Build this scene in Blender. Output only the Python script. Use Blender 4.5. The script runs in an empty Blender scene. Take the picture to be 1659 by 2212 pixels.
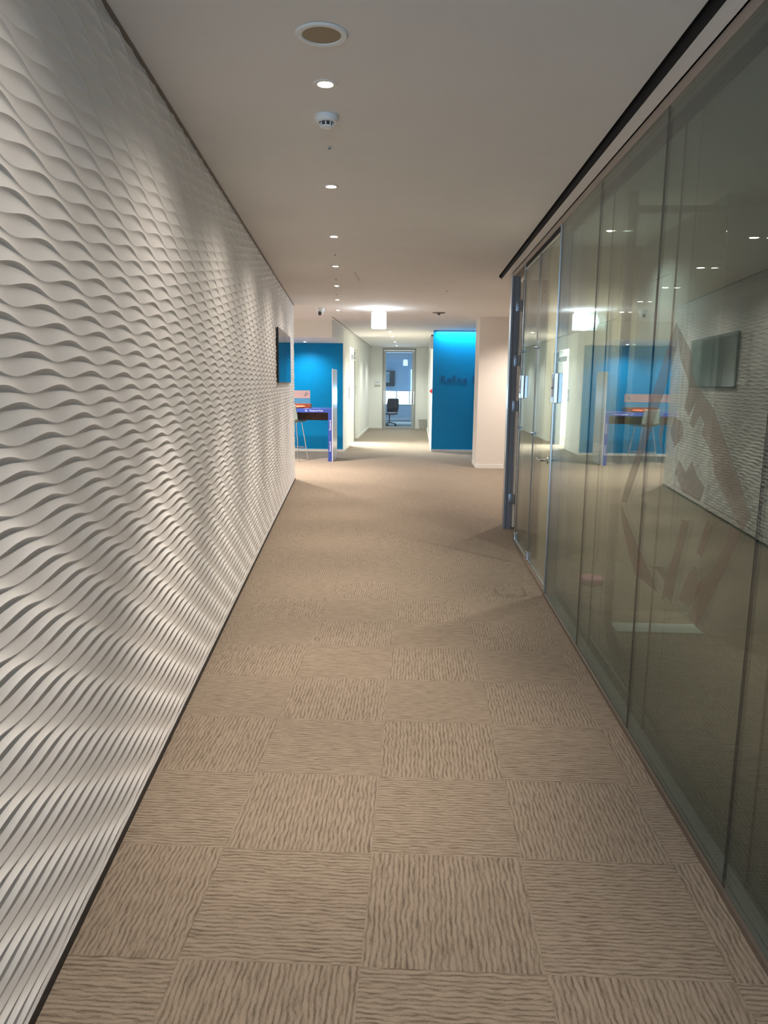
import bpy, bmesh, math
import numpy as np
from mathutils import Vector, Matrix, Quaternion
S = bpy.context.scene
C = S.collection
# ---------------------------------------------------------------- camera
F_PX, PITCH, ROLL, YAW, CAM_H = 1615.98, 0.17125, 0.010579, 0.042648, 1.56
fw = Vector((-math.sin(YAW) * math.cos(PITCH), math.cos(YAW) * math.cos(PITCH), -math.sin(PITCH)))
rt = Vector((math.cos(YAW), math.sin(YAW), 0)); up = rt.cross(fw)
r2 = rt * math.cos(ROLL) + up * math.sin(ROLL); u2 = -rt * math.sin(ROLL) + up * math.cos(ROLL)
cam = bpy.data.cameras.new('camera'); cam.sensor_fit = 'HORIZONTAL'; cam.sensor_width = 36
cam.lens = F_PX / 1659 * 36; cam.clip_start = 0.05; cam.clip_end = 200
co = bpy.data.objects.new('camera', cam); C.objects.link(co)
M = Matrix((r2, u2, -fw)).transposed().to_4x4(); M.translation = (0, 0, CAM_H); co.matrix_world = M
S.camera = co
# ---------------------------------------------------------------- world, exposure
S.view_settings.view_transform = 'Standard'; S.view_settings.look = 'None'
S.view_settings.gamma = 1; S.view_settings.use_curve_mapping = False
S.view_settings.exposure = 1.5
W = bpy.data.worlds.new('world'); S.world = W; W.use_nodes = True
W.node_tree.nodes['Background'].inputs[0].default_value = (0.62, 0.78, 1.0, 1)
W.node_tree.nodes['Background'].inputs[1].default_value = 0.9
WARM, WARM2, COOL = (1, .868, .745), (1, .885, .79), (.96, 1.0, .93)
P_HALL, P_ROW, P_CORR, P_BLUE, P_FILL = 98, 94, 50, 29, 52
S.cycles.max_bounces = 10; S.cycles.diffuse_bounces = 5; S.cycles.glossy_bounces = 6
S.cycles.transparent_max_bounces = 24; S.cycles.sample_clamp_indirect = 4

def area_light(name, loc, rot, sx, sy, power, col, spread=180):
    l = bpy.data.lights.new(name, 'AREA'); l.shape = 'RECTANGLE'; l.size = sx; l.size_y = sy
    l.energy = power; l.color = col; l.spread = math.radians(spread)
    o = bpy.data.objects.new(name, l); C.objects.link(o); o.location = loc; o.rotation_euler = rot
    return o
# cool fill added behind the photographer, standing in for an unseen window
area_light('daylight', (0.0, -4.85, 1.45), (math.radians(90), 0, 0), 1.6, 2.2, P_FILL, (.48, .73, 1.0))

# ---------------------------------------------------------------- materials
def lin(c): return tuple(((x / 255 / 12.92) if x / 255 <= .04045 else ((x / 255 + .055) / 1.055) ** 2.4) for x in c) + (1,)
def mat(name, col, rough=.6, metal=0, noise=.04, nscale=30, bump=0, bscale=200, spec=.5, emit=None, estr=0, coat=0):
    m = bpy.data.materials.new(name); m.use_nodes = True; nt = m.node_tree; n = nt.nodes; L = nt.links
    b = n['Principled BSDF']; b.inputs['Roughness'].default_value = rough; b.inputs['Metallic'].default_value = metal
    b.inputs['Specular IOR Level'].default_value = spec; b.inputs['Coat Weight'].default_value = coat
    tc = n.new('ShaderNodeTexCoord')
    if noise:
        t = n.new('ShaderNodeTexNoise'); t.inputs['Scale'].default_value = nscale; t.inputs['Detail'].default_value = 3
        L.new(tc.outputs['Object'], t.inputs['Vector'])
        r = n.new('ShaderNodeValToRGB'); e = r.color_ramp.elements
        e[0].position = .3; e[1].position = .7
        e[0].color = tuple(c * (1 - noise) for c in col[:3]) + (1,); e[1].color = tuple(min(1, c * (1 + noise)) for c in col[:3]) + (1,)
        L.new(t.outputs['Fac'], r.inputs[0]); L.new(r.outputs[0], b.inputs['Base Color'])
    else: b.inputs['Base Color'].default_value = col[:3] + (1,)
    if bump:
        t2 = n.new('ShaderNodeTexNoise'); t2.inputs['Scale'].default_value = bscale; L.new(tc.outputs['Object'], t2.inputs['Vector'])
        bp = n.new('ShaderNodeBump'); bp.inputs['Strength'].default_value = bump; bp.inputs['Distance'].default_value = .002
        L.new(t2.outputs['Fac'], bp.inputs['Height']); L.new(bp.outputs[0], b.inputs['Normal'])
    if emit:
        b.inputs['Emission Color'].default_value = emit + (1,); b.inputs['Emission Strength'].default_value = estr
    return m

def glass_mat(name, tint, extra=0.0, rough=0.0, ior=1.5):
    m = bpy.data.materials.new(name); m.use_nodes = True; nt = m.node_tree; n = nt.nodes; L = nt.links; n.clear()
    out = n.new('ShaderNodeOutputMaterial'); mix = n.new('ShaderNodeMixShader')
    tr = n.new('ShaderNodeBsdfTransparent'); gl = n.new('ShaderNodeBsdfGlossy'); fr = n.new('ShaderNodeFresnel')
    tr.inputs[0].default_value = tint + (1,); gl.inputs['Roughness'].default_value = rough
    gl.inputs[0].default_value = (.95, 1, .98, 1)
    geo = n.new('ShaderNodeNewGeometry'); mr = n.new('ShaderNodeMapRange')
    mr.inputs['To Min'].default_value = ior; mr.inputs['To Max'].default_value = 1 / ior
    L.new(geo.outputs['Backfacing'], mr.inputs['Value']); L.new(mr.outputs[0], fr.inputs['IOR'])
    ad = n.new('ShaderNodeMath'); ad.operation = 'ADD'; ad.use_clamp = True; ad.inputs[1].default_value = extra
    L.new(fr.outputs[0], ad.inputs[0]); L.new(ad.outputs[0], mix.inputs[0]); L.new(tr.outputs[0], mix.inputs[1]); L.new(gl.outputs[0], mix.inputs[2])
    L.new(mix.outputs[0], out.inputs[0]); return m

def emit_mat(name, col, s):
    m = bpy.data.materials.new(name); m.use_nodes = True; n = m.node_tree.nodes; n.clear()
    o = n.new('ShaderNodeOutputMaterial'); e = n.new('ShaderNodeEmission'); e.inputs[0].default_value = col + (1,); e.inputs[1].default_value = s
    m.node_tree.links.new(e.outputs[0], o.inputs[0]); return m

def film_mat(name, col, a):
    m = bpy.data.materials.new(name); m.use_nodes = True; nt = m.node_tree; n = nt.nodes; n.clear()
    o = n.new('ShaderNodeOutputMaterial'); mx = n.new('ShaderNodeMixShader'); mx.inputs[0].default_value = a
    t = n.new('ShaderNodeBsdfTransparent'); d = n.new('ShaderNodeBsdfDiffuse'); d.inputs[0].default_value = col + (1,)
    nt.links.new(t.outputs[0], mx.inputs[1]); nt.links.new(d.outputs[0], mx.inputs[2]); nt.links.new(mx.outputs[0], o.inputs[0]); return m

def carpet_mat():
    m = bpy.data.materials.new('carpet_tiles'); m.use_nodes = True; nt = m.node_tree; n = nt.nodes; L = nt.links
    b = n['Principled BSDF']; b.inputs['Roughness'].default_value = .95; b.inputs['Specular IOR Level'].default_value = .15
    b.inputs['Sheen Weight'].default_value = .15
    geo = n.new('ShaderNodeNewGeometry'); sp = n.new('ShaderNodeSeparateXYZ'); L.new(geo.outputs['Position'], sp.inputs[0])
    def ma(op, a, bb=None, c=None):
        k = n.new('ShaderNodeMath'); k.operation = op
        for i, v in enumerate((a, bb, c)):
            if v is None: continue
            if isinstance(v, (int, float)): k.inputs[i].default_value = v
            else: L.new(v, k.inputs[i])
        return k.outputs[0]
    T = .4985
    tx = ma('DIVIDE', ma('SUBTRACT', sp.outputs[0], -.127), T); ty = ma('DIVIDE', ma('SUBTRACT', sp.outputs[1], 1.783), T)
    ix, iy = ma('FLOOR', tx), ma('FLOOR', ty); fx, fy = ma('FRACT', tx), ma('FRACT', ty)
    par = ma('FLOORED_MODULO', ma('ADD', ix, iy), 2.0)          # 0: stripes along y, 1: along x
    def mix(a, c):                                               # par ? c : a
        return ma('ADD', ma('MULTIPLY', a, ma('SUBTRACT', 1.0, par)), ma('MULTIPLY', c, par))
    ac, al = mix(sp.outputs[0], sp.outputs[1]), mix(sp.outputs[1], sp.outputs[0])
    wn = n.new('ShaderNodeTexWhiteNoise'); wn.noise_dimensions = '2D'; cv = n.new('ShaderNodeCombineXYZ')
    L.new(ix, cv.inputs[0]); L.new(iy, cv.inputs[1]); L.new(cv.outputs[0], wn.inputs['Vector'])
    off = ma('MULTIPLY', wn.outputs['Value'], 40.0)
    def stripes(sa, sl, det, o):
        c = n.new('ShaderNodeCombineXYZ'); L.new(ma('MULTIPLY', ac, sa), c.inputs[0]); L.new(ma('MULTIPLY', al, sl), c.inputs[1]); L.new(ma('ADD', off, o), c.inputs[2])
        t = n.new('ShaderNodeTexNoise'); t.inputs['Scale'].default_value = 1; t.inputs['Detail'].default_value = det; t.inputs['Roughness'].default_value = .55
        L.new(c.outputs[0], t.inputs['Vector']); return t.outputs['Fac']
    # wandering cords: a periodic profile across, pushed about by noise
    wob = stripes(24, 14, 3, 3.0); thin = stripes(135, 16, 3, 9.0)
    wv = ma('SINE', ma('ADD', ma('MULTIPLY', ac, 2 * math.pi / .0165), ma('MULTIPLY', wob, 11.0)))
    wv = ma('MULTIPLY_ADD', wv, .5, .5)
    h = ma('ADD', ma('MULTIPLY', ma('POWER', wv, .45), .34), ma('MULTIPLY', thin, .88))
    grain = n.new('ShaderNodeTexNoise'); grain.inputs['Scale'].default_value = 420; grain.inputs['Detail'].default_value = 2
    L.new(geo.outputs['Position'], grain.inputs['Vector'])
    h2 = ma('ADD', h, ma('MULTIPLY', ma('SUBTRACT', grain.outputs['Fac'], .5), .8))
    r = n.new('ShaderNodeValToRGB'); e = r.color_ramp.elements
    e[0].position = .34; e[0].color = lin((94, 81, 67)); e[1].position = .80; e[1].color = lin((150, 136, 119))
    L.new(h2, r.inputs[0])
    # faint joint between tiles
    ed = ma('MINIMUM', ma('MINIMUM', fx, ma('SUBTRACT', 1.0, fx)), ma('MINIMUM', fy, ma('SUBTRACT', 1.0, fy)))
    jt = n.new('ShaderNodeMapRange'); jt.inputs['From Max'].default_value = .008; jt.inputs['To Min'].default_value = .94; jt.inputs['To Max'].default_value = 1
    L.new(ed, jt.inputs['Value'])
    mc = n.new('ShaderNodeVectorMath'); mc.operation = 'SCALE'; L.new(r.outputs[0], mc.inputs[0]); L.new(jt.outputs[0], mc.inputs['Scale'])
    L.new(mc.outputs[0], b.inputs['Base Color'])
    bp = n.new('ShaderNodeBump'); bp.inputs['Strength'].default_value = .6; bp.inputs['Distance'].default_value = .003
    L.new(h2, bp.inputs['Height']); L.new(bp.outputs[0], b.inputs['Normal'])
    return m

MT = {}
MT['carpet'] = carpet_mat()
MT['ceiling'] = mat('ceiling_paint', (.78, .77, .76), .9, noise=.015, nscale=3)
MT['wave'] = mat('wave_wall_paint', (.84, .84, .83), .6, noise=.01)
MT['white'] = mat('white_wall_paint', (.80, .79, .75), .8, noise=.01)
MT['cwhite'] = mat('corridor_wall_paint', (.86, .87, .82), .8, noise=.01)
MT['blue'] = mat('blue_back_painted_glass', (.002, .27, .60), .35, noise=.02, nscale=12, spec=.2)
MT['blue_letter'] = mat('blue_letter_paint', (.003, .14, .36), .5, noise=0)
MT['black'] = mat('black_metal', (.012, .012, .013), .5, noise=0)
MT['slot'] = mat('slot_black', (.006, .006, .006), .9, noise=0)
MT['steel'] = mat('brushed_steel', (.55, .56, .57), .28, 1, noise=.05, nscale=80)
MT['header'] = mat('header_metal', (.42, .37, .33), .45, .2, noise=.02)
MT['kerb'] = mat('kerb_metal', (.22, .18, .15), .4, .5, noise=.05)
MT['jamb'] = mat('jamb_blue_grey_steel', (.20, .23, .28), .6, .1, noise=.03)
MT['hinge'] = mat('hinge_steel', (.32, .36, .42), .35, .8, noise=.04)
MT['chrome'] = mat('chrome', (.8, .8, .82), .1, 1, noise=0)
MT['plastic'] = mat('white_plastic', (.78, .82, .83), .4, noise=.01)
MT['dark'] = mat('dark_plastic', (.05, .055, .06), .5, noise=.02)
MT['grille'] = mat('speaker_grille', (.34, .27, .18), .7, noise=.12, nscale=900)
MT['screen'] = mat('screen_glass', (.014, .022, .05), .03, noise=0, spec=.5)
MT['lamp'] = emit_mat('lamp_disc', (1, .86, .68), 26)
MT['lamp2'] = emit_mat('lamp_disc_neutral', (1, .98, .92), 26)
MT['exit'] = emit_mat('exit_light_panel', (.86, .95, 1), 3.4)
MT['wood'] = mat('dark_wood', (.075, .028, .012), .45, noise=.3, nscale=14)
MT['tray'] = mat('red_brown_wood', (.22, .05, .02), .4, noise=.25, nscale=18)
MT['orange'] = mat('orange_wrap', (.75, .16, .06), .5, noise=.25, nscale=25)
MT['table'] = mat('table_blue_laminate', (.035, .07, .33), .35, noise=.03)
MT['gloss'] = mat('glossy_white_panel', (.70, .74, .82), .25, noise=.01, coat=.15)
MT['board'] = mat('pinkish_print_board', (.50, .36, .37), .6, noise=.02)
MT['ink'] = mat('dark_ink', (.06, .05, .08), .6, noise=0)
MT['wink'] = mat('white_ink', (.75, .78, .9), .5, noise=0)
MT['seat'] = mat('stool_grey_shell', (.16, .20, .19), .45, noise=.05)
MT['doorwhite'] = mat('white_door_panel', (.93, .94, .90), .5, noise=.005)
MT['frame'] = mat('grey_door_frame', (.36, .38, .36), .45, .3, noise=.03)
MT['bin'] = mat('grey_waste_bin', (.44, .44, .40), .5, noise=.1, nscale=15)
MT['red'] = mat('red_alarm_lens', (.8, .02, .04), .3, noise=0)
MT['sign'] = mat('grey_sign_plate', (.42, .44, .42), .4, .4, noise=.02)
MT['mesh'] = mat('black_chair_mesh', (.03, .035, .045), .7, noise=.05)
MT['cream'] = mat('cream_partition', (.60, .54, .36), .7, noise=.02)
MT['roomwall'] = mat('meeting_room_wall', (.30, .33, .31), .8, noise=.02)
MT['pale'] = mat('pale_plate', (.62, .70, .66), .5, noise=.01)
MT['pink'] = mat('pink_cushion', (.80, .32, .42), .7, noise=.05)
MT['glass'] = glass_mat('partition_glass', (.83, .875, .872), .012)
MT['doorglass'] = glass_mat('door_glass', (.62, .78, .93), .02)
MT['screenglass'] = film_mat('clear_desk_screen', (.25, .45, .6), .25)
MT['film'] = film_mat('brown_window_film', (.32, .23, .18), .20)
MT['daylight'] = emit_mat('window_daylight', (.90, .97, 1), 3.0)
MT['farwall'] = mat('far_office_wall', (.50, .60, .70), .8, noise=.02)

# ---------------------------------------------------------------- mesh builders
class MB:
    def __init__(s): s.bm = bmesh.new()
    def box(s, x0, x1, y0, y1, z0, z1, bev=0):
        r = bmesh.ops.create_cube(s.bm, size=1)['verts']
        for v in r: v.co = Vector((x0 + (x1 - x0) * (v.co.x + .5), y0 + (y1 - y0) * (v.co.y + .5), z0 + (z1 - z0) * (v.co.z + .5)))
        if bev:
            ed = list({e for v in r for e in v.link_edges}); bmesh.ops.bevel(s.bm, geom=ed, offset=bev, segments=2, affect='EDGES', profile=.6)
        return s
    def lathe(s, prof, c=(0, 0, 0), n=40, ax='z', cap=True):
        rings = []
        for r, h in prof:
            ring = []
            for i in range(n):
                a = 2 * math.pi * i / n; p = (r * math.cos(a), r * math.sin(a), h)
                if ax == 'x': p = (h, p[0], p[1])
                if ax == 'y': p = (p[0], h, p[1])
                ring.append(s.bm.verts.new(Vector(p) + Vector(c)))
            rings.append(ring)
        for a, b in zip(rings, rings[1:]):
            for i in range(n): s.bm.faces.new((a[i], a[(i + 1) % n], b[(i + 1) % n], b[i]))
        if cap: s.bm.faces.new(rings[0][::-1]); s.bm.faces.new(rings[-1])
        return s
    def tube(s, pts, rad, n=10):
        pts = [Vector(p) for p in pts]; rings = []
        for i, p in enumerate(pts):
            d = (pts[min(i + 1, len(pts) - 1)] - pts[max(i - 1, 0)]).normalized()
            q = d.to_track_quat('Z', 'Y'); r = rad[i] if isinstance(rad, (list, tuple)) else rad
            rings.append([s.bm.verts.new(p + q @ Vector((r * math.cos(2 * math.pi * k / n), r * math.sin(2 * math.pi * k / n), 0))) for k in range(n)])
        for a, b in zip(rings, rings[1:]):
            for i in range(n): s.bm.faces.new((a[i], a[(i + 1) % n], b[(i + 1) % n], b[i]))
        s.bm.faces.new(rings[0][::-1]); s.bm.faces.new(rings[-1]); return s
    def prism(s, pts, ext):                                  # polygon points in 3D, extruded by vector
        a = [s.bm.verts.new(Vector(p)) for p in pts]; b = [s.bm.verts.new(Vector(p) + Vector(ext)) for p in pts]
        s.bm.faces.new(a[::-1]); s.bm.faces.new(b)
        for i in range(len(a)): s.bm.faces.new((a[i], a[(i + 1) % len(a)], b[(i + 1) % len(a)], b[i]))
        return s
    def xf(s, m):
        s.bm.transform(m); return s
    def build(s, name, m, parent=None, smooth=False, loc=None):
        bmesh.ops.recalc_face_normals(s.bm, faces=s.bm.faces)
        me = bpy.data.meshes.new(name); s.bm.to_mesh(me); s.bm.free(); me.materials.append(m)
        if smooth:
            me.shade_smooth(); me.set_sharp_from_angle(angle=math.radians(35))
        o = bpy.data.objects.new(name, me); C.objects.link(o)
        if parent: o.parent = parent
        if loc: o.location = loc
        return o

def struct(o): o['kind'] = 'structure'; return o
def tag(o, label, cat, group=None):
    o['label'] = label; o['category'] = cat
    if group: o['group'] = group
    return o
def empty(name, loc, rz=0):
    o = bpy.data.objects.new(name, None); C.objects.link(o); o.location = loc; o.rotation_euler = (0, 0, rz); return o
def copy_thing(o):
    r = o.copy(); C.objects.link(r)
    for ch in o.children:
        c = ch.copy(); C.objects.link(c); c.parent = r
        for g in ch.children:
            d = g.copy(); C.objects.link(d); d.parent = c
    return r
def text_mesh(name, body, size, depth, m, parent=None, mw=None, align='LEFT'):
    cu = bpy.data.curves.new(name, 'FONT'); cu.body = body; cu.size = size; cu.extrude = depth; cu.align_x = align
    t = bpy.data.objects.new(name, cu); C.objects.link(t)
    dg = bpy.context.evaluated_depsgraph_get(); me = bpy.data.meshes.new_from_object(t.evaluated_get(dg))
    C.objects.unlink(t); bpy.data.objects.remove(t)
    me.materials.clear(); me.materials.append(m); me.name = name
    o = bpy.data.objects.new(name, me); C.objects.link(o)
    if parent: o.parent = parent
    if mw: o.matrix_local = mw
    return o

# ---------------------------------------------------------------- setting
HC = 2.74            # ceiling
XG = .98             # outer face of the glass partition
# left wall plane: A at the near end, direction DV, outward normal NV
A0 = Vector((-.922, 1.555, 0)); DV = Vector((-1.044, 10.436, 0)).normalized(); NV = Vector((DV.y, -DV.x, 0))
def lw(s_, out, z): p = A0 + DV * s_ + NV * out; return (p.x, p.y, z)
S_END = 10.49; S_START = -1.6

struct(MB().box(-6.3, 6.0, -5, 31, -.12, 0).build('floor', MT['carpet']))
# ceiling slab with the recessed black slot beside the glass
ce = MB()
ce.box(-6.3, .88, -5, 31, HC, HC + .2).box(.88, 6.0, 8.68, 31, HC, HC + .2)
ce.box(-6.3, 6.0, -5, 31, HC + .2, HC + .3)
struct(ce.build('ceiling', MT['ceiling']))
struct(MB().box(.906, 6.0, -5, 8.67, 2.70, HC + .2).build('trim_1', MT['ceiling']))
sl = MB().box(.88, .884, -5, 8.68, HC, HC + .2).box(.902, .906, -5, 8.672, 2.702, HC + .2).box(.884, .902, -5, 8.68, HC + .15, HC + .2).box(.884, .902, 8.672, 8.68, 2.72, HC + .2)
struct(sl.build('trim_2', MT['slot']))

# wave-carved wall, real relief
def wave_wall():
    ds = .0215; ns = int((S_END - S_START) / ds); s = np.linspace(S_START, S_END, ns)
    rows = []
    SP, PER, SH, AMP = .040, .343, .081, .0105
    us = [0, .14, .3, .48, .66, .82, .91]
    def ridge(k):
        th = 2 * np.pi * ((s - .908 + SH * (k - 30)) / PER)
        return k * SP + .016 - AMP * np.cos(th), .0028 + .0086 * (.5 - .5 * np.cos(th))
    sharp_rows = []
    for k in range(0, 69):
        z0, h0 = ridge(k); z1, h1 = ridge(k + 1)
        for u in us:
            z = z0 * (1 - u) + z1 * u
            st_ = min(1, max(0, (u - .72) / .28)); h = .001 + h0 * (1 - u) ** 1.7 + h1 * st_ ** 1.5
            tz = np.clip((z - .032) / .03, 0, 1); h = h * tz + .0095 * (1 - tz)
            if u == 0: sharp_rows.append(len(rows))
            rows.append((z, h))
    Z = np.array([r[0] for r in rows]); Hh = np.array([r[1] for r in rows])
    Z = np.clip(Z, .03, HC); nr = len(rows)
    P = np.zeros((nr, ns, 3))
    P[..., 0] = A0.x + DV.x * s[None] + NV.x * Hh; P[..., 1] = A0.y + DV.y * s[None] + NV.y * Hh; P[..., 2] = Z
    idx = np.arange(nr * ns).reshape(nr, ns)
    q = np.stack([idx[:-1, :-1], idx[:-1, 1:], idx[1:, 1:], idx[1:, :-1]], -1).reshape(-1, 4)
    co_ = P.reshape(-1, 3)
    # body of the wall behind the relief
    b = [lw(ss, oo, zz) for oo in (-.14, -.012) for zz in (0, HC) for ss in (S_START - 2.6, S_END)]
    bi = len(co_); co_ = np.vstack([co_, np.array(b)])
    bq = np.array([[0, 1, 3, 2], [4, 6, 7, 5], [0, 4, 5, 1], [2, 3, 7, 6], [1, 5, 7, 3], [0, 2, 6, 4]]) + bi
    # end cap strip joining relief to body
    q = np.vstack([q, bq])
    me = bpy.data.meshes.new('wall_left'); me.vertices.add(len(co_)); me.vertices.foreach_set('co', co_.ravel())
    me.loops.add(q.size); me.loops.foreach_set('vertex_index', q.ravel().astype(np.int32))
    me.polygons.add(len(q)); me.polygons.foreach_set('loop_start', np.arange(0, q.size, 4, dtype=np.int32))
    me.update(calc_edges=True); me.validate()
    me.shade_smooth()
    ev = np.zeros(len(me.edges) * 2, dtype=np.int32); me.edges.foreach_get('vertices', ev); ev = ev.reshape(-1, 2)
    rr = ev // ns; sh = (rr[:, 0] == rr[:, 1]) & np.isin(rr[:, 0], sharp_rows) | (ev[:, 0] >= bi)
    at = me.attributes.get('sharp_edge') or me.attributes.new('sharp_edge', 'BOOLEAN', 'EDGE')
    at.data.foreach_set('value', sh)
    me.materials.append(MT['wave'])
    o = bpy.data.objects.new('wall_left', me); C.objects.link(o); return struct(o)
wave_wall()
bb = MB(); bb.prism([lw(S_START - 2.6, -.013, 0), lw(S_END, -.013, 0), lw(S_END, .0115, 0), lw(S_START - 2.6, .0115, 0)], (0, 0, .031))
struct(bb.build('baseboard_left', MT['black']))
g = MB(); g.prism([lw(S_START, -.012, HC - .006), lw(S_END, -.012, HC - .006), lw(S_END, .018, HC - .006), lw(S_START, .018, HC - .006)], (0, 0, .005))
struct(g.build('trim_3', MT['kerb']))

# hall enclosure out of view
wb = MB().box(-6.3, -.95, -5.1, -5, 0, HC).box(.85, 6, -5.1, -5, 0, HC).box(-.95, .85, -5.1, -5, 2.6, HC).box(-.95, .85, -5.1, -5, 0, .3)
struct(wb.build('wall_back', MT['white']))
struct(MB().box(-6.3, -6.2, -5, 17, 0, HC).build('wall_outer_left', MT['white']))
struct(MB().box(5.9, 6.0, -5, 31, 0, HC).build('wall_outer_right', MT['white']))
# alcove, feature walls, corridor
fb = MB().box(-6.2, -1.676, 16.96, 17.06, .055, 2.42); struct(fb.build('wall_blue_left', MT['blue']))
struct(MB().box(-6.2, -1.70, 17.06, 17.2, 0, HC).box(-6.2, -1.676, 16.94, 17.06, 0, .055).build('baseboard_blue_left', MT['white']))
struct(MB().box(-6.2, -1.66, 14.66, 16.96, 2.41, HC).build('wall_bulkhead', MT['white']))
# corridor left wall with recess for the white door
cl = MB().box(-1.85, -1.67, 17.06, 18.62, 0, HC).box(-1.85, -1.67, 21.15, 26, 0, HC).box(-1.85, -1.67, 18.62, 21.15, 2.42, HC)
struct(MB().box(-4.1, -4.0, 17.4, 23, 0, HC).box(-4.0, -1.85, 17.3, 17.4, 0, HC).box(-4.0, -1.85, 22.9, 23, 0, HC).build('wall_side_room', MT['cwhite']))
struct(cl.build('wall_corridor_left', MT['cwhite']))
struct(MB().box(-1.676, -1.668, 16.955, 17.07, 0, HC).box(-1.67, -1.66, 16.955, 18.62, 0, .07).box(-1.67, -1.66, 21.15, 26, 0, .07).build('baseboard_corridor_left', MT['cwhite']))
struct(MB().box(-1.60, -1.575, 14.1, 26, HC - .004, HC + .003).build('trim_4', MT['kerb']))
struct(MB().box(.34, .45, 17.38, 26, 0, HC).build('wall_corridor_right', MT['cwhite']))
struct(MB().box(.325, .34, 17.38, 26, 0, .07).build('baseboard_corridor_right', MT['cwhite']))
struct(MB().box(.335, 4.5, 17.3, 17.4, .055, 2.715).build('wall_blue_right', MT['blue']))
struct(MB().box(.335, 4.5, 17.28, 17.4, 0, .055).build('baseboard_blue_right', MT['white']))
struct(MB().box(.335, 4.5, 17.38, 17.5, 0, HC).build('wall_blue_backing', MT['white']))
struct(MB().box(1.11, 2.6, 14.02, 14.95, 0, HC).box(2.6, 6, 14.02, 14.2, 0, HC).build('wall_column', mat('column_paint', (.80, .74, .68), .8, noise=.01)))
struct(MB().box(1.105, 2.6, 14.012, 14.95, 0, .07).build('baseboard_column', MT['white']))
ew = MB().box(-1.85, -1.21, 26, 26.12, 0, HC).box(-.075, .45, 26, 26.12, 0, HC).box(-1.21, -.075, 26, 26.12, 2.71, HC)
struct(ew.build('wall_corridor_end', MT['cwhite']))
struct(MB().box(-1.67, -1.21, 25.985, 26, 0, .07).box(-.075, .34, 25.985, 26, 0, .07).build('baseboard_corridor_end', MT['cwhite']))
struct(MB().box(.26, .342, 25.97, 25.985, 0, HC).build('trim_5', MT['cwhite']))
# office beyond the end door
fo = MB().box(-4, 3, 30.9, 31, 0, HC).box(-4.1, -4, 26.1, 31, 0, HC).box(3, 3.1, 26.1, 31, 0, HC)
struct(fo.build('wall_office', MT['farwall']))

# ---------------------------------------------------------------- glass partition
ys = [-2.245, -1.145, -.045, 1.055, 2.155, 3.255, 4.36, 5.49]
for i, (a, b) in enumerate(zip(ys, ys[1:])):
    w = empty('window_%d' % (i + 1), (XG, a, 0)); struct(w)
    p = MB().box(0, .010, .003, b - a - .003, .012, 2.655).build('pane', MT['glass'], w)
    p2 = MB().box(.070, .080, .003, b - a - .003, .012, 2.655).build('pane', MT['glass'], w)
    j = MB().box(.001, .009, b - a - .0025, b - a + .0025, .012, 2.655).box(.071, .079, b - a - .0015, b - a + .0015, .012, 2.655).build('joint', MT['black'], w)
hd = MB().box(XG - .004, XG + .085, -2.245, 8.22, 2.655, 2.70).box(XG - .012, XG + .09, -2.245, 8.22, 2.70, 2.72)
struct(hd.build('trim_6', MT['header']))
struct(MB().box(XG + .062, XG + .085, -2.245, 5.49, 2.60, 2.655).build('trim_7', MT['black']))
struct(MB().box(XG - .014, XG - .001, -2.245, 5.49, 0, .022).box(XG + .081, XG + .095, -2.245, 5.49, 0, .06).build('trim_8', MT['kerb']))
struct(MB().box(XG - .001, XG + .081, -2.245, 5.49, 0, .012).build('trim_9', mat('channel_metal', (.20, .23, .21), .5, noise=.03)))
struct(MB().box(XG, XG + .12, -5, -2.245, 0, 2.7).build('wall_right', MT['white']))
# jambs of the double glass door
struct(MB().box(XG - .006, XG + .085, 5.494, 5.510, 0, 2.655, .002).build('trim_10', MT['steel']))
struct(MB().box(XG - .006, XG + .05, 7.245, 7.275, 0, 2.655, .002).build('trim_11', MT['steel']))

def plate_box(parent, y, z=1.535):
    b = MB().box(-.030, -.001, y - .055, y + .055, z - .105, z + .105, .004).build('lock_box', MT['steel'], parent)
    MB().box(-.036, -.029, y - .016, y + .016, z - .062, z + .07, .003).build('lock_cover', MT['plastic'], b)
    MB().box(-.037, -.029, y - .02, y + .02, z - .004, z + .004, .001).build('lock_lever', MT['dark'], b)
def glass_leaf(n, y0, y1, lockside, name_handle):
    d = empty('door_%d' % n, (XG, y0, 0)); struct(d); w = y1 - y0
    MB().box(.002, .014, .006, w - .006, .055, 2.60).build('pane', MT['glass'], d)
    MB().box(-.003, .019, .004, w - .004, .035, .058).build('bottom_rail', MT['steel'], d)
    MB().box(-.003, .019, .004, w - .004, 2.60, 2.612).build('top_rail', MT['steel'], d)
    MB().box(.0, .016, .0, w, 2.614, 2.650).build('top_gap_seal', MT['slot'], d)
    MB().box(-.004, .020, w - .003, w + .003, .04, 2.6).build('edge_seal', MT['kerb'], d)
    if name_handle:
        h = MB().lathe([(.026, -.008), (.026, 0)], (0, .11, 1.0), 24, 'x').lathe([(.026, .016), (.026, .024)], (0, .11, 1.0), 24, 'x').build('handle_rose', MT['steel'], d, True)
        MB().tube([(-.008, .11, 1.0), (-.055, .11, 1.0), (-.060, .125, 1.0), (-.060, .235, 1.0)], .009).build('handle_lever', MT['chrome'], h, True)
        MB().tube([(.024, .11, 1.0), (.07, .11, 1.0), (.075, .125, 1.0), (.075, .235, 1.0)], .009).build('handle_lever', MT['chrome'], h, True)
    for z in (.09, 1.15, 1.86):
        MB().box(-.014, .002, w - .03, w + .03, z - .035, z + .035, .003).build('patch_fitting', MT['steel'], d) if z < .2 else \
            MB().lathe([(.011, -.02), (.011, 0)], (0, w - .012, z), 16, 'x').build('stand_off', MT['hinge'], d, True)
    plate_box(d, lockside - y0)
    return d
glass_leaf(1, 5.515, 6.40, 5.40, True)
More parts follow.
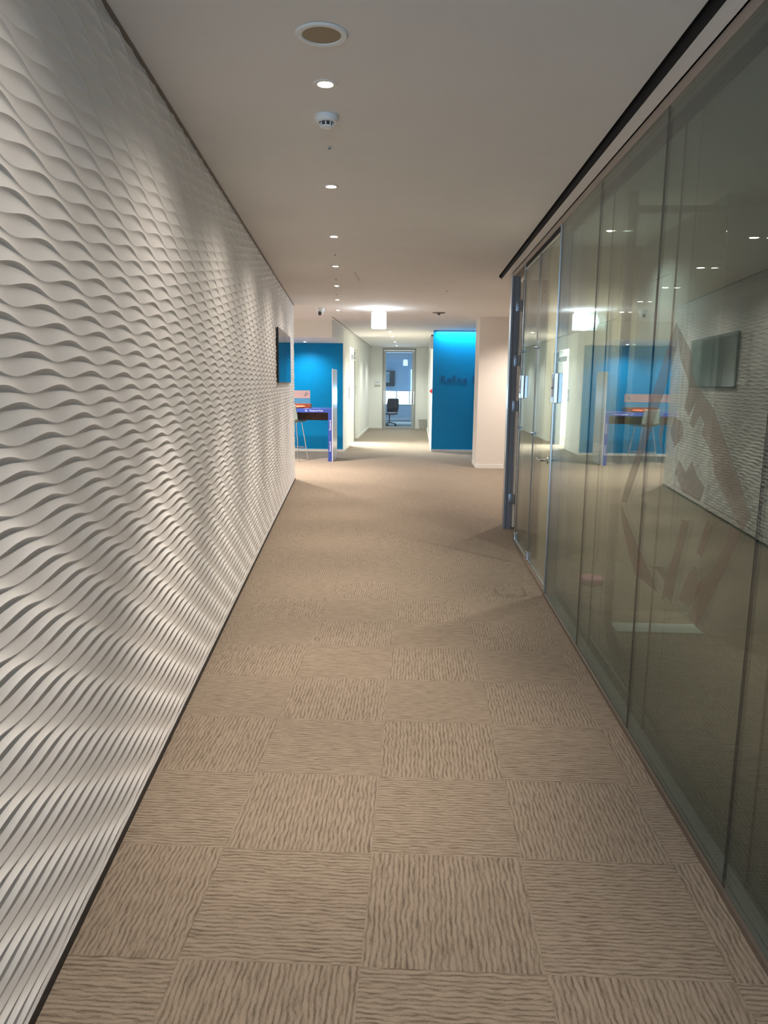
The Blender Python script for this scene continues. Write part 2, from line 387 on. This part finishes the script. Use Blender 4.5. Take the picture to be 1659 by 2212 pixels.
glass_leaf(2, 6.40, 7.245, 7.10, False)
# solid door standing open beyond the glass: jamb, hinges and the leaf
d3 = empty('door_3', (XG - .02, 8.07, 0)); struct(d3)
MB().box(0, .085, 0, .13, 0, 2.66, .002).build('jamb', MT['jamb'], d3)
MB().box(-.004, .0, .0, .13, 0, 2.66).build('jamb_trim', MT['steel'], d3)
MB().box(.022, .026, -.003, .0, 0, 2.655).build('jamb_rebate', MT['black'], d3)
MB().box(.092, .116, .006, .046, .02, 2.60).build('door_edge', MT['doorwhite'], d3)
MB().box(.118, .90, .006, .05, .01, 2.62).build('door_leaf', mat('dark_door_face', (.05, .042, .035), .5), d3)
for z in (.33, 1.33, 1.80, 2.36):
    hg = MB().box(.045, .098, -.006, -.001, z - .055, z + .055, .001)
    hg.lathe([(.008, -.055), (.008, .055)], (.100, -.006, z), 14)
    ho = hg.build('hinge', MT['hinge'], d3, True)
    sc_ = MB()
    for dz in (-.035, 0, .035): sc_.lathe([(.004, -.0075), (.004, -.006)], (.062, 0, z + dz), 10, 'y')
    sc_.build('hinge_screws', MT['black'], ho)
struct(MB().box(XG + .14, 6, 8.42, 8.6, 0, HC).build('wall_room_end', MT['white']))

# ---------------------------------------------------------------- meeting room behind the glass
struct(MB().box(4.2, 4.3, -5, 8.42, 0, 2.7).build('wall_room_side', MT['roomwall']))
struct(MB().box(1.06, 4.2, -2.4, -2.3, 0, 2.7).build('wall_room_back', MT['roomwall']))
struct(MB().box(1.10, 1.84, 6.60, 6.70, 0, 2.70).build('wall_cream', MT['cream']))
struct(MB().box(1.84, 1.94, 4.84, 8.42, 0, 2.70).build('wall_inner', MT['roomwall']))
struct(MB().box(1.255, 1.30, 4.78, 4.84, 0, 2.70).box(1.255, 4.2, 4.78, 4.84, 2.58, 2.62).build('trim_12', MT['header']))
wi = empty('window_8', (1.30, 4.8, 0)); struct(wi)
MB().box(0, .54, 0, .012, .10, 2.58).build('pane', MT['glass'], wi)
MB().box(0, .54, -.16, .02, .0, .012).build('window_sill', MT['pale'], wi)
struct(MB().box(1.84, 4.2, 4.78, 4.84, 0, 2.58).build('wall_inner_front', MT['roomwall']))
for x in (1.36, 1.60):
    pass
struct(MB().box(1.36, 1.40, 6.58, 6.60, 0, 2.7).box(1.62, 1.635, 6.58, 6.6, 0, 2.7).build('trim_13', MT['header']))
pf = MB().lathe([(.0, .0), (.085, .0), (.098, .012), (.10, .04), (.095, .052), (.07, .06), (.0, .062)], (0, 0, 0), 36, cap=False)
tag(pf.build('floor_cushion', MT['pink'], smooth=True, loc=(1.40, 5.85, 0)), 'pink round floor cushion seen through the glass partition', 'cushion')

POLY = {
 'left_up': [(2.978, 1.797), (2.945, 1.716), (3.039, 1.561), (3.15, 1.431), (3.352, 1.177), (3.483, 1.02), (3.578, 1.012), (3.526, 1.089), (3.346, 1.304), (3.18, 1.561)],
 'right_up': [(2.978, 1.797), (2.785, 1.674), (2.76, 1.595), (2.664, 1.541), (2.553, 1.49), (2.307, 1.282), (2.197, 1.183), (2.251, 1.13), (2.388, 1.215), (2.492, 1.274), (2.519, 1.334), (2.599, 1.381), (2.632, 1.4), (2.611, 1.434), (2.661, 1.464), (2.711, 1.412), (2.754, 1.426), (2.702, 1.512), (2.768, 1.454), (2.815, 1.481), (2.785, 1.567), (2.897, 1.655)],
 'right_low': [(2.25, 1.125), (2.313, 1.037), (2.41, .902), (2.53, .74), (2.626, .747), (2.524, .847), (2.587, .788), (2.549, .891), (2.448, .951), (2.356, 1.068), (2.334, 1.134)],
 'left_low': [(3.576, 1.005), (3.436, .938), (3.238, .848), (3.066, .792), (2.969, .738), (3.075, .735), (3.285, .736), (3.406, .81), (3.541, .919)],
 's1': [(2.831, 1.287), (2.754, 1.248), (2.7, 1.294), (2.644, 1.25), (2.564, 1.222), (2.596, 1.167), (2.771, 1.175), (2.863, 1.235)],
 's2': [(2.919, 1.442), (2.828, 1.428), (2.808, 1.377), (2.893, 1.329), (2.952, 1.385)],
 's3': [(2.513, 1.121), (2.468, 1.103), (2.54, .984), (2.586, .99), (2.556, 1.058)],
 's4': [(3.093, .813), (2.935, .852), (2.872, .829), (2.818, .918), (2.749, 1.078), (2.684, 1.078), (2.757, .884), (2.796, .743), (2.855, .757), (2.905, .723), (2.886, .807), (2.989, .825)],
 's5': [(2.644, .901), (2.59, .938), (2.529, .869), (2.617, .779), (2.733, .78)],
 's6': [(3.052, 1.448), (3.001, 1.438), (3.049, 1.347), (3.006, 1.288), (3.076, 1.333), (3.094, 1.37)]}
fm = MB()
for pl_ in POLY.values(): fm.prism([(XG - .0012, y, z) for y, z in pl_], (.0008, 0, 0))
tag(fm.build('window_decal', MT['film']), 'large brownish diamond shaped film graphic of jagged shards on the glass partition', 'decal')

# ---------------------------------------------------------------- ceiling fittings
def spot(parent, name, z, power, col, ang=100, blend=.85, rad=.02):
    l = bpy.data.lights.new(name, 'SPOT'); l.energy = power; l.color = col; l.spot_size = math.radians(ang); l.spot_blend = blend; l.shadow_soft_size = rad
    o = bpy.data.objects.new(name, l); C.objects.link(o); o.parent = parent; o.location = (0, 0, z); return o
def make_downlight(m, power, col, ang, wide=0):
    d = empty('downlight', (0, 0, HC))
    MB().lathe([(.028, -.0005), (.032, -.004), (.047, -.004), (.049, -.0005)], n=40, cap=False).build('trim_ring', MT['ceiling'], d, True)
    MB().lathe([(.0, -.0035), (.020, -.0045), (.026, -.002), (.028, -.0005)], n=32, cap=False).build('lamp_lens', m, d, True)
    spot(d, 'lamp_light', -.02, power, col, ang, 1.0)
    if wide: spot(d, 'lamp_spill', -.02, wide, col, 150, 1.0)
    return d
row = [(-.392 - .1590 * k, 3.239 + 1.5915 * k) for k in range(7)]
row_lab = ['warm downlight nearest the camera, behind the round ceiling speaker', 'second warm downlight in the row, beyond the smoke detector',
 'third warm downlight in the row above the corridor', 'fourth warm downlight in the row, beyond a tiny sprinkler',
 'fifth warm downlight in the row above the corridor', 'sixth warm downlight, level with the far end of the wave wall',
 'seventh warm downlight, last of the near row beside the dome camera']
proto = None
for i, (x, y) in enumerate(row):
    if i == 0: o = proto = make_downlight(MT['lamp'], P_ROW, WARM, 60, 14)
    else: o = copy_thing(proto)
    if i == 1:
        for ch_ in o.children:
            if ch_.type == 'LIGHT' and ch_.name.startswith('lamp_light'): ch_.data = ch_.data.copy(); ch_.data.energy *= .78
        proto = o
    o.location = (x, y, HC); tag(o, row_lab[i], 'ceiling light', 'warm downlights along the wave wall')
o = copy_thing(proto); o.location = (-.233, 1.63, HC); tag(o, 'warm downlight of the wave wall row directly above the viewer', 'ceiling light', 'warm downlights along the wave wall')
for ch_ in o.children:
    if ch_.type == 'LIGHT':
        ch_.data = ch_.data.copy(); ch_.data.energy *= .8
hp = None
for x, y, lb in [(1.95, 13.0, 'warm downlight in front of the white column'), (2.1, 10.4, 'warm downlight in the side hall behind the glass room'), (-2.9, 13.5, 'unseen warm lamp added to brighten the bulkhead, near the wave wall end'), (-5.0, 13.2, 'unseen warm lamp added as fill deep in the left side hall')]:
    if hp is None: o = hp = make_downlight(MT['lamp'], P_HALL, WARM2, 140)
    else: o = copy_thing(hp)
    o.location = (x, y, HC); tag(o, lb, 'ceiling light', 'side hall downlights')
    if x < 0:  # left pair: unseen lamps added to brighten the bulkhead end of the hall
        for c_ in o.children:
            if c_.type == 'LIGHT': c_.data = c_.data.copy(); c_.data.energy *= 3.5
corr_lab = ['first corridor downlight, just past the glowing exit box', 'second corridor downlight beyond the blue walls', 'third corridor downlight beside the recessed white door', 'last corridor downlight before the glass end door']
vl = make_downlight(MT['lamp'], 60, WARM2, 140); vl.location = (1.42, 5.95, 2.70); tag(vl, 'warm lamp added to brighten the cream partition behind the glass', 'ceiling light')  # added lamp that lifts the cream partition behind the glass
cp = None
for i, (x, y) in enumerate([(-.664, 17.94), (-.68, 19.9), (-.69, 22.4), (-.70, 24.8)]):
    if i == 0: o = cp = make_downlight(MT['lamp2'], P_CORR, COOL, 130)
    else: o = copy_thing(cp)
    o.location = (x, y, HC); tag(o, corr_lab[i], 'ceiling light', 'neutral downlights in the far corridor')
bp_ = None
for i, (x, y) in enumerate([(-2.45, 16.42), (-3.6, 16.42), (-4.8, 16.42)]):
    if i == 0: o = bp_ = make_downlight(MT['lamp2'], P_BLUE, (1, .97, .92), 150)
    else: o = copy_thing(bp_)
    o.location = (x, y, 2.41); tag(o, ['first', 'second', 'third'][i] + ' downlight from the corridor under the bulkhead by the blue wall', 'ceiling light', 'alcove downlights')
# wall washing light slots in front of the blue walls
ws = MB().box(.345, 3.4, 17.20, 17.29, HC - .012, HC - .001)
wso = tag(ws.build('light_slot', MT['plastic']), 'slim wall washing light slot above the right blue wall', 'ceiling light')
a = area_light('slot_light', (1.9, 17.18, HC - .015), (math.radians(6), 0, 0), 3.0, .05, 13, (.9, .97, 1), 160); a.parent = wso

pn = tag(MB().box(-.6, .6, -.6, .6, -.02, 0).build('added_light_panel', MT['exit'], loc=(-2.9, 20.2, HC - .002)), 'unseen square lit panel added to brighten the side room behind the open doorway', 'ceiling light')  # added unseen panel, makes the side room doorway bright
a2 = area_light('added_panel_light', (0, 0, -.03), (0, 0, 0), 1.15, 1.15, 240, (1, 1, .95)); a2.parent = pn
sk = empty('ceiling_speaker', (-.352, 2.806, HC)); tag(sk, 'round recessed ceiling speaker with brown grille and white rim', 'speaker')
MB().lathe([(.066, -.001), (.069, -.006), (.086, -.007), (.092, -.001)], n=64, cap=False).build('rim', MT['plastic'], sk, True)
MB().lathe([(0, -.0025), (.067, -.0025)], n=64, cap=False).build('grille', MT['grille'], sk, True)

sd = empty('smoke_detector', (-.432, 3.603, HC)); tag(sd, 'white domed smoke detector with dark vents below the ceiling', 'smoke detector')
MB().lathe([(.052, 0), (.054, -.006), (.052, -.018), (.046, -.027), (.034, -.030)], n=48, cap=False).build('base', MT['plastic'], sd, True)
MB().lathe([(.0, -.030), (.027, -.030), (.026, -.046)], n=40, cap=False).build('vent_chamber', MT['dark'], sd, True)
MB().lathe([(0, -.044), (.027, -.044), (.027, -.048), (.020, -.052), (0, -.053)], n=40, cap=False).build('cap', MT['plastic'], sd, True)
fins = MB()
for k in range(8):
    a_ = k * math.pi / 4 - math.pi / 2
    fins.box(-.0025, .0025, .024, .030, -.048, -.028); 
    for v in fins.bm.verts[-8:]: v.co = Matrix.Rotation(a_, 3, 'Z') @ v.co
fins.build('fins', MT['plastic'], sd)
def sprink(x, y, lab):
    e_ = empty('sprinkler', (x, y, HC)); tag(e_, lab, 'sprinkler', 'tiny ceiling fittings between the downlights')
    MB().lathe([(.016, -.0005), (.017, -.003), (.009, -.004)], n=24, cap=False).build('plate', MT['plastic'], e_, True)
    MB().lathe([(.009, -.003), (.006, -.012), (.003, -.014)], n=16).build('nozzle', MT['hinge'], e_, True)
    return e_
for x, y, lab in [(-.47, 4.052, 'tiny sensor on the ceiling just past the smoke detector'), (-.794, 7.283, 'tiny ceiling sprinkler between the third and fourth downlights'),
                  (-.971, 9.0, 'tiny ceiling sprinkler between the fourth and fifth downlights'), (-1.124, 10.48, 'tiny ceiling sprinkler between the fifth and sixth downlights'),
                  (.359, 10.05, 'tiny ceiling sprinkler alone right of the downlight row')]: sprink(x, y, lab)
tag(MB().box(-.006, .006, -.32, .32, -.003, 0).build('ceiling_access_strip', MT['kerb'], loc=(-.71, 8.8, HC)), 'thin dark slit strip in the ceiling right of the downlights', 'vent')
cv_ = empty('ceiling_vent', (.335, 13.1, HC)); tag(cv_, 'small round grey ceiling fitting near the white column', 'vent')
MB().lathe([(0, -.018), (.05, -.018), (.10, -.012), (.115, -.001)], n=40, cap=False).build('disc', MT['kerb'], cv_, True)
MB().lathe([(0, -.045), (.02, -.04), (.025, -.018)], n=20, cap=False).build('nub', MT['dark'], cv_, True)

# emergency exit box
ex = empty('exit_sign', (-.655, 12.6, HC)); tag(ex, 'glowing white exit sign box hanging below the ceiling', 'exit sign')
MB().box(-.10, .10, -.04, .04, -.035, 0, .006).build('mount', MT['exit'], ex)
MB().box(-.12, .12, -.06, .06, -.31, -.045, .02).build('light_box', MT['exit'], ex, True)
l = bpy.data.lights.new('exit_glow', 'POINT'); l.energy = 4; l.color = (.8, .92, 1); l.shadow_soft_size = .1
lo = bpy.data.objects.new('exit_glow', l); C.objects.link(lo); lo.parent = ex; lo.location = (0, -.16, -.18)

# dome camera
dc = empty('dome_camera', (-1.60, 12.45, HC)); tag(dc, 'white dome security camera on the ceiling at the end of the wave wall', 'security camera')
MB().lathe([(.070, 0), (.072, -.03), (.066, -.055), (.05, -.062)], n=40).build('housing', MT['plastic'], dc, True)
MB().lathe([(.058, -.055), (.05, -.085), (.03, -.105), (0, -.112)], n=32, cap=False).build('dome', MT['plastic'], dc, True)
MB().lathe([(0, -.03), (.026, -.028), (.03, 0)], (0, 0, 0), 20, cap=False).xf(Matrix.Translation((.0, -.045, -.085)) @ Matrix.Rotation(math.radians(-55), 4, 'X')).build('lens', MT['dark'], dc, True)

# ---------------------------------------------------------------- televisions on the wave wall
yaw_w = math.atan2(DV.y, DV.x)
def make_tv(s0, s1):
    w = s1 - s0; p = lw(s0, 0, 1.543)
    t = empty('television', p, yaw_w)          # local x along the wall, -y out of the wall
    MB().box(0.004, w - .004, -.032, -.015, 0, .635, .003).build('casing', MT['black'], t)
    MB().box(.014, w - .014, -.0335, -.032, .012, .623).build('screen', MT['screen'], t)
    return t
tag(make_tv(7.22, 8.16), 'nearer of two black wall televisions on the wave wall', 'television', 'televisions side by side')
tag(make_tv(8.175, 9.28), 'farther of two black wall televisions, close to the wall end', 'television', 'televisions side by side')

# ---------------------------------------------------------------- lettering
RX = Matrix.Rotation(math.radians(90), 4, 'X')
lt = text_mesh('wall_lettering', 'Refine', .245, .004, MT['blue_letter'])
lt.matrix_world = Matrix.Translation((.505, 17.296, 1.565)) @ RX
tag(lt, 'dark blue word Refine lettered on the right blue wall', 'lettering')
l2 = text_mesh('wall_lettering', 'I', .245, .004, MT['blue_letter']); l2.matrix_world = Matrix.Translation((1.225, 17.296, 1.565)) @ RX
tag(l2, 'single letter stroke on the blue wall beside the white column', 'lettering')

# ---------------------------------------------------------------- bar table group
tb = empty('bar_table', (-1.678, 14.78, 0)); tag(tb, 'high bar table with blue edge, dark wood apron and white end panel', 'table')
tt = MB().box(-2.3, -.076, 0, .82, .965, 1.04, .003).build('tabletop', MT['table'], tb)
ll = MB().box(-.075, 0, 0, .82, 0, 1.04, .003).build('end_leg', MT['table'], tb)
MB().box(-2.3, -.076, .30, .33, .80, .965).build('apron', MT['wood'], tb)
ep = MB().box(.001, .016, 0, .82, 0, 1.815, .002).build('end_panel', MT['gloss'], tb); ep['label'] = 'tall glossy white panel'
text_mesh('top_emblem', 'LI', .055, .001, MT['wink'], tt, Matrix.Translation((-.53, -.002, .985)) @ RX)
text_mesh('top_lettering', 'Research Park', .046, .001, MT['wink'], tt, Matrix.Translation((-.44, -.002, .987)) @ RX)
RV = RX @ Matrix.Rotation(math.radians(90), 4, 'Z')
text_mesh('leg_lettering', 'Research', .055, .001, MT['wink'], ll, Matrix.Translation((-.018, -.002, .62)) @ RV)
text_mesh('leg_lettering', 'Research', .055, .001, MT['wink'], ll, Matrix.Translation((-.018, -.002, .20)) @ RV)
sn = empty('desk_screen', (-3.2, 15.45, 1.04)); tag(sn, 'clear table screen with pinkish printed band standing on the bar table', 'screen')
MB().box(0, 1.0, 0, .008, 0, .34).build('clear_panel', MT['screenglass'], sn)
bd = MB().box(0, 1.0, -.006, -.001, .185, .345, .002).build('printed_band', MT['board'], sn)
text_mesh('band_print', 'Research', .05, .001, MT['ink'], bd, Matrix.Translation((.25, -.0065, .28)) @ RX)
lg = MB()
for q in ([(.885, .22), (.90, .25), (.91, .29), (.93, .315)], [(.90, .24), (.935, .262), (.945, .285)], [(.868, .245), (.875, .262)], [(.95, .29), (.955, .28)]):
    lg.tube([(x, -.0075, z) for x, z in q], .004, 6)
lg.build('band_emblem', MT['ink'], bd)
bx = empty('wooden_tray', (-2.75, 15.05, 1.04)); tag(bx, 'red brown wooden tray box lying on the bar table', 'tray')
tm = MB().box(0, .60, 0, .30, 0, .012).box(0, .60, 0, .012, .012, .085, .002).box(0, .60, .288, .30, .012, .085, .002).box(0, .012, .012, .288, .012, .085).box(.588, .60, .012, .288, .012, .085)
tm.build('tray_body', MT['tray'], bx)
MB().box(.599, .603, .10, .20, .045, .065).build('tray_handle_slot', MT['black'], bx)
def packet(x, y, z, rz, sx, lab):
    m_ = MB(); 
    m_.lathe([(0, -.5), (.35, -.48), (.5, -.3), (.5, .3), (.35, .48), (0, .5)], n=20, ax='x', cap=False)
    m_.xf(Matrix.Diagonal((sx, .16, .055, 1)))
    o = m_.build('snack_packet', MT['orange'], smooth=True, loc=(x, y, z)); o.rotation_euler = (0, 0, rz)
    tag(o, lab, 'packet', 'orange packets on the table'); return o
packet(-2.33, 14.93, 1.0675, .3, .20, 'orange wrapped packet in front of the wooden tray, right one')
packet(-2.52, 14.93, 1.0675, -.25, .17, 'orange wrapped packet in front of the wooden tray, left one')
packet(-2.50, 15.20, 1.080, .1, .36, 'long orange packet lying inside the wooden tray')

# bar stool
st = empty('bar_stool', (-2.45, 14.86, 0), math.radians(-20)); tag(st, 'dark grey bar stool with slim chrome legs at the blue edged table', 'stool')
sm_ = MB(); n_ = 9
def shell(thick):
    pts = []
    prof = [(.19, .795), (.15, .785), (.05, .775), (-.08, .775), (-.15, .79), (-.19, .83), (-.215, .90), (-.235, 1.0), (-.245, 1.10)]
    for (yy, zz) in prof:
        rowp = []
        for k in range(n_):
            t = k / (n_ - 1) * 2 - 1; hw = .20 if zz < .85 else .20 - (zz - .85) * .12
            rowp.append((t * hw, yy + .03 * t * t * (1 if zz > .84 else 0), zz + .02 * t * t + thick))
        pts.append(rowp)
    return pts
gA, gB = shell(0), shell(-.016)
vA = [[sm_.bm.verts.new(p) for p in r] for r in gA]; vB = [[sm_.bm.verts.new((p[0], p[1] - (.014 if i > 4 else 0), p[2])) for p in r] for i, r in enumerate(gB)]
R_, K_ = len(vA), n_
for i in range(R_ - 1):
    for k in range(K_ - 1):
        sm_.bm.faces.new((vA[i][k], vA[i][k + 1], vA[i + 1][k + 1], vA[i + 1][k])); sm_.bm.faces.new((vB[i][k], vB[i + 1][k], vB[i + 1][k + 1], vB[i][k + 1]))
for i in range(R_ - 1):
    sm_.bm.faces.new((vA[i][0], vA[i + 1][0], vB[i + 1][0], vB[i][0])); sm_.bm.faces.new((vA[i][-1], vB[i][-1], vB[i + 1][-1], vA[i + 1][-1]))
for k in range(K_ - 1):
    sm_.bm.faces.new((vA[0][k], vB[0][k], vB[0][k + 1], vA[0][k + 1])); sm_.bm.faces.new((vA[-1][k], vA[-1][k + 1], vB[-1][k + 1], vB[-1][k]))
sm_.build('seat_shell', MT['seat'], st, True)
for sx in (-1, 1):
    for sy in (-1, 1):
        MB().tube([(sx * .12, sy * .11, .765), (sx * .17, sy * .15, .40), (sx * .215, sy * .195, .008)], .009, 12).build('leg', MT['chrome'], st, True)
fr_ = MB()
c4 = [(-.186, -.168, .27), (.186, -.168, .27), (.186, .168, .27), (-.186, .168, .27)]
for i in range(4): fr_.tube([c4[i], c4[(i + 1) % 4]], .007, 10)
fr_.build('foot_rest', MT['chrome'], st, True)

# ---------------------------------------------------------------- far corridor
d4 = empty('door_4', (-1.80, 18.66, 0)); struct(d4)
MB().box(0, .125, 1.27, 1.37, 0, 2.42, .003).build('frame', MT['frame'], d4)
MB().box(0, .06, 1.37, 2.47, .01, 2.40, .003).build('side_panel', MT['frame'], d4)
MB().box(.04, .15, .1, 1.35, 2.12, 2.25, .01).build('door_closer', MT['plastic'], d4)
MB().box(.151, .156, 1.08, 1.2, 2.15, 2.22).build('door_closer_label', MT['dark'], d4)
MB().tube([(.125, 1.34, 1.45), (.165, 1.34, 1.45), (.165, 1.34, 1.25), (.125, 1.34, 1.25)], .008).build('door_handle', MT['frame'], d4, True)
wp = empty('wall_switch', (-1.67, 18.42, 1.30)); tag(wp, 'slim grey switch plate on the corridor wall before the recessed door', 'switch')
MB().box(0, .012, -.05, .05, -.14, .14, .003).build('plate', MT['frame'], wp)
MB().box(.012, .018, -.02, .02, -.05, .05, .002).build('rocker', MT['plastic'], wp)
d5 = empty('door_5', (-1.21, 25.98, 0)); struct(d5); w5 = 1.135
MB().box(0, .055, 0, .1, 0, 2.71).box(w5 - .055, w5, 0, .1, 0, 2.71).box(.055, w5 - .055, 0, .1, 2.65, 2.71).build('frame', MT['frame'], d5)
MB().box(.06, .115, .02, .07, .01, 2.64).box(w5 - .13, w5 - .06, .02, .07, .01, 2.64).box(.115, w5 - .13, .02, .07, .01, .07).box(.115, w5 - .13, .02, .07, 2.58, 2.64).build('door_leaf', MT['sign'], d5)
MB().box(.115, w5 - .13, .035, .045, .07, 2.58).build('pane', MT['doorglass'], d5)
MB().tube([(w5 - .095, .02, 1.2), (w5 - .095, -.03, 1.2), (w5 - .095, -.03, .9), (w5 - .095, .02, .9)], .01).build('door_handle', MT['steel'], d5, True)
def plaque(name, x, z, w, h, m, lab):
    p = empty(name, (x, 25.985, z)); tag(p, lab, 'sign', 'plates beside the glass end door')
    b_ = MB().box(0, w, 0, .014, 0, h, .002).build('plate', m, p)
    return p, b_
p, b_ = plaque('door_sign', -1.475, 1.505, .19, .15, MT['plastic'], 'white room name plate left of the glass end door')
text_mesh('print', 'Room', .05, .001, MT['ink'], b_, Matrix.Translation((.03, -.002, .05)) @ RX)
plaque('door_sign', -1.475, 1.425, .19, .055, MT['sign'], 'narrow grey sign strip below the white room name plate')
wbn = empty('waste_bin', (.19, 25.80, 0)); tag(wbn, 'grey open waste bin in the far corner of the corridor', 'bin')
bm_ = MB()
for (w0, z) in ((.11, 0), (.14, .32)): pass
o1 = [(-.115, -.10, 0), (.115, -.10, 0), (.115, .10, 0), (-.115, .10, 0)]; o2 = [(x * 1.22, y * 1.22, .32) for x, y, _ in o1]
vo = [bm_.bm.verts.new(p_) for p_ in o1]; vt = [bm_.bm.verts.new(p_) for p_ in o2]; vi = [bm_.bm.verts.new((x * .9, y * .9, z)) for x, y, z in o2]; vb = [bm_.bm.verts.new((x * .9, y * .9, .01)) for x, y, z in o1]
bm_.bm.faces.new(vo[::-1]); bm_.bm.faces.new(vb)
for i in range(4):
    j = (i + 1) % 4
    bm_.bm.faces.new((vo[i], vo[j], vt[j], vt[i])); bm_.bm.faces.new((vt[i], vt[j], vi[j], vi[i])); bm_.bm.faces.new((vi[i], vi[j], vb[j], vb[i]))
bm_.build('bin_body', MT['bin'], wbn)
rim = MB(); rr_ = [(x * 1.23, y * 1.23, .32) for x, y, _ in o1]
for i in range(4): rim.tube([rr_[i], rr_[(i + 1) % 4]], .006, 8)
rim.build('bin_rim', MT['frame'], wbn, True)
al = empty('alarm_bell', (.34, 17.78, 1.375)); tag(al, 'small red fire alarm light on the right corridor wall', 'alarm')
MB().lathe([(.055, 0), (.06, -.015), (.05, -.03)], n=28, ax='x').build('base', MT['red'], al, True)
MB().lathe([(.03, -.03), (.028, -.05), (0, -.062)], n=24, ax='x', cap=False).build('lens', MT['red'], al, True)
sp_ = empty('wall_speaker', (.34, 17.62, 2.48)); tag(sp_, 'small white box speaker high on the right corridor wall', 'speaker')
MB().box(-.075, 0, -.14, .14, -.15, .13, .008).build('housing', MT['plastic'], sp_)
MB().box(-.08, -.074, -.12, .12, -.13, .11).build('grille', MT['sign'], sp_)
MB().box(-.05, 0, -.05, .05, .13, .17).build('bracket', MT['dark'], sp_)

# office beyond: window, desk, chair, monitor
w9 = empty('window_9', (-2.6, 30.88, .66)); struct(w9)
MB().box(0, 3.6, 0, .01, 0, .56).build('pane', MT['daylight'], w9)
fx_ = MB().box(0, 3.6, -.03, 0, -.04, 0).box(0, 3.6, -.03, 0, .56, .60)
for x in (.0, .85, 1.72, 2.25, 3.0, 3.56): fx_.box(x, x + .045, -.03, 0, 0, .56)
fx_.build('window_frame', MT['sign'], w9)
area_light('office_daylight', (-.8, 30.8, 1.0), (math.radians(-90), 0, 0), 3.4, .55, 60, (.75, .9, 1)).parent = None
dk = empty('office_desk', (-2.2, 29.5, 0)); tag(dk, 'white office desk beyond the glass end door', 'desk')
MB().box(0, 2.6, 0, .7, .70, .73, .003).build('desk_top', MT['pale'], dk)
for x in (.03, 2.53): MB().box(x, x + .04, .03, .67, 0, .70).build('leg', MT['frame'], dk)
tag(MB().box(0, .42, 0, .03, 0, .62, .004).build('notice_board', MT['dark'], loc=(-1.35, 30.80, 1.42)), 'dark panel on the far office wall seen through the end door', 'board')
ch = empty('office_chair', (-1.02, 27.7, 0), math.radians(25)); tag(ch, 'black mesh office chair behind the glass end door', 'chair')
def slab(name, w, h, t, curve, mtx, m, par):
    b = MB(); nx, nz = 10, 6; va, vb_ = [], []
    for iz in range(nz):
        for ix_ in range(nx):
            u, v = ix_ / (nx - 1) * 2 - 1, iz / (nz - 1)
            ww = w / 2 * (1 - .12 * abs(2 * v - 1) ** 3)
            va.append(b.bm.verts.new((u * ww, curve * u * u, v * h))); vb_.append(b.bm.verts.new((u * ww, curve * u * u + t, v * h)))
    f = lambda L_, i, j: L_[i * nx + j]
    for i in range(nz - 1):
        for j in range(nx - 1):
            b.bm.faces.new((f(va, i, j), f(va, i, j + 1), f(va, i + 1, j + 1), f(va, i + 1, j))); b.bm.faces.new((f(vb_, i, j), f(vb_, i + 1, j), f(vb_, i + 1, j + 1), f(vb_, i, j + 1)))
    for i in range(nz - 1):
        for j in (0, nx - 1): b.bm.faces.new((f(va, i, j), f(va, i + 1, j), f(vb_, i + 1, j), f(vb_, i, j)))
    for j in range(nx - 1):
        for i in (0, nz - 1): b.bm.faces.new((f(va, i, j), f(vb_, i, j), f(vb_, i, j + 1), f(va, i, j + 1)))
    return b.xf(mtx).build(name, m, par, True)
slab('backrest', .46, .50, .03, -.05, Matrix.Translation((0, -.24, .50)) @ Matrix.Rotation(math.radians(8), 4, 'X'), MT['mesh'], ch)
slab('seat', .50, .48, .06, -.02, Matrix.Translation((0, -.24, .46)) @ Matrix.Rotation(math.radians(-90), 4, 'X'), MT['mesh'], ch)
for sx in (-1, 1):
    MB().tube([(sx * .22, 0, .44), (sx * .28, 0, .46), (sx * .28, 0, .66)], .014).build('arm_post', MT['dark'], ch, True)
    MB().box(sx * .28 - .03, sx * .28 + .03, -.13, .13, .66, .69, .008).build('armrest', MT['dark'], ch)
MB().tube([(0, 0, .12), (0, 0, .42)], .025).build('gas_column', MT['dark'], ch, True)
for k in range(5):
    a_ = k * 2 * math.pi / 5 + .3; c_, s_ = math.cos(a_), math.sin(a_)
    lg_ = MB().tube([(0, 0, .12), (.28 * c_, .28 * s_, .075)], [.022, .014]).build('base_leg', MT['dark'], ch, True)
    MB().lathe([(.028, -.02), (.028, .02)], (.28 * c_, .28 * s_, .028), 16, 'x').build('caster', MT['black'], lg_, True)
for i, x in enumerate((-.9, .6)):
    pass
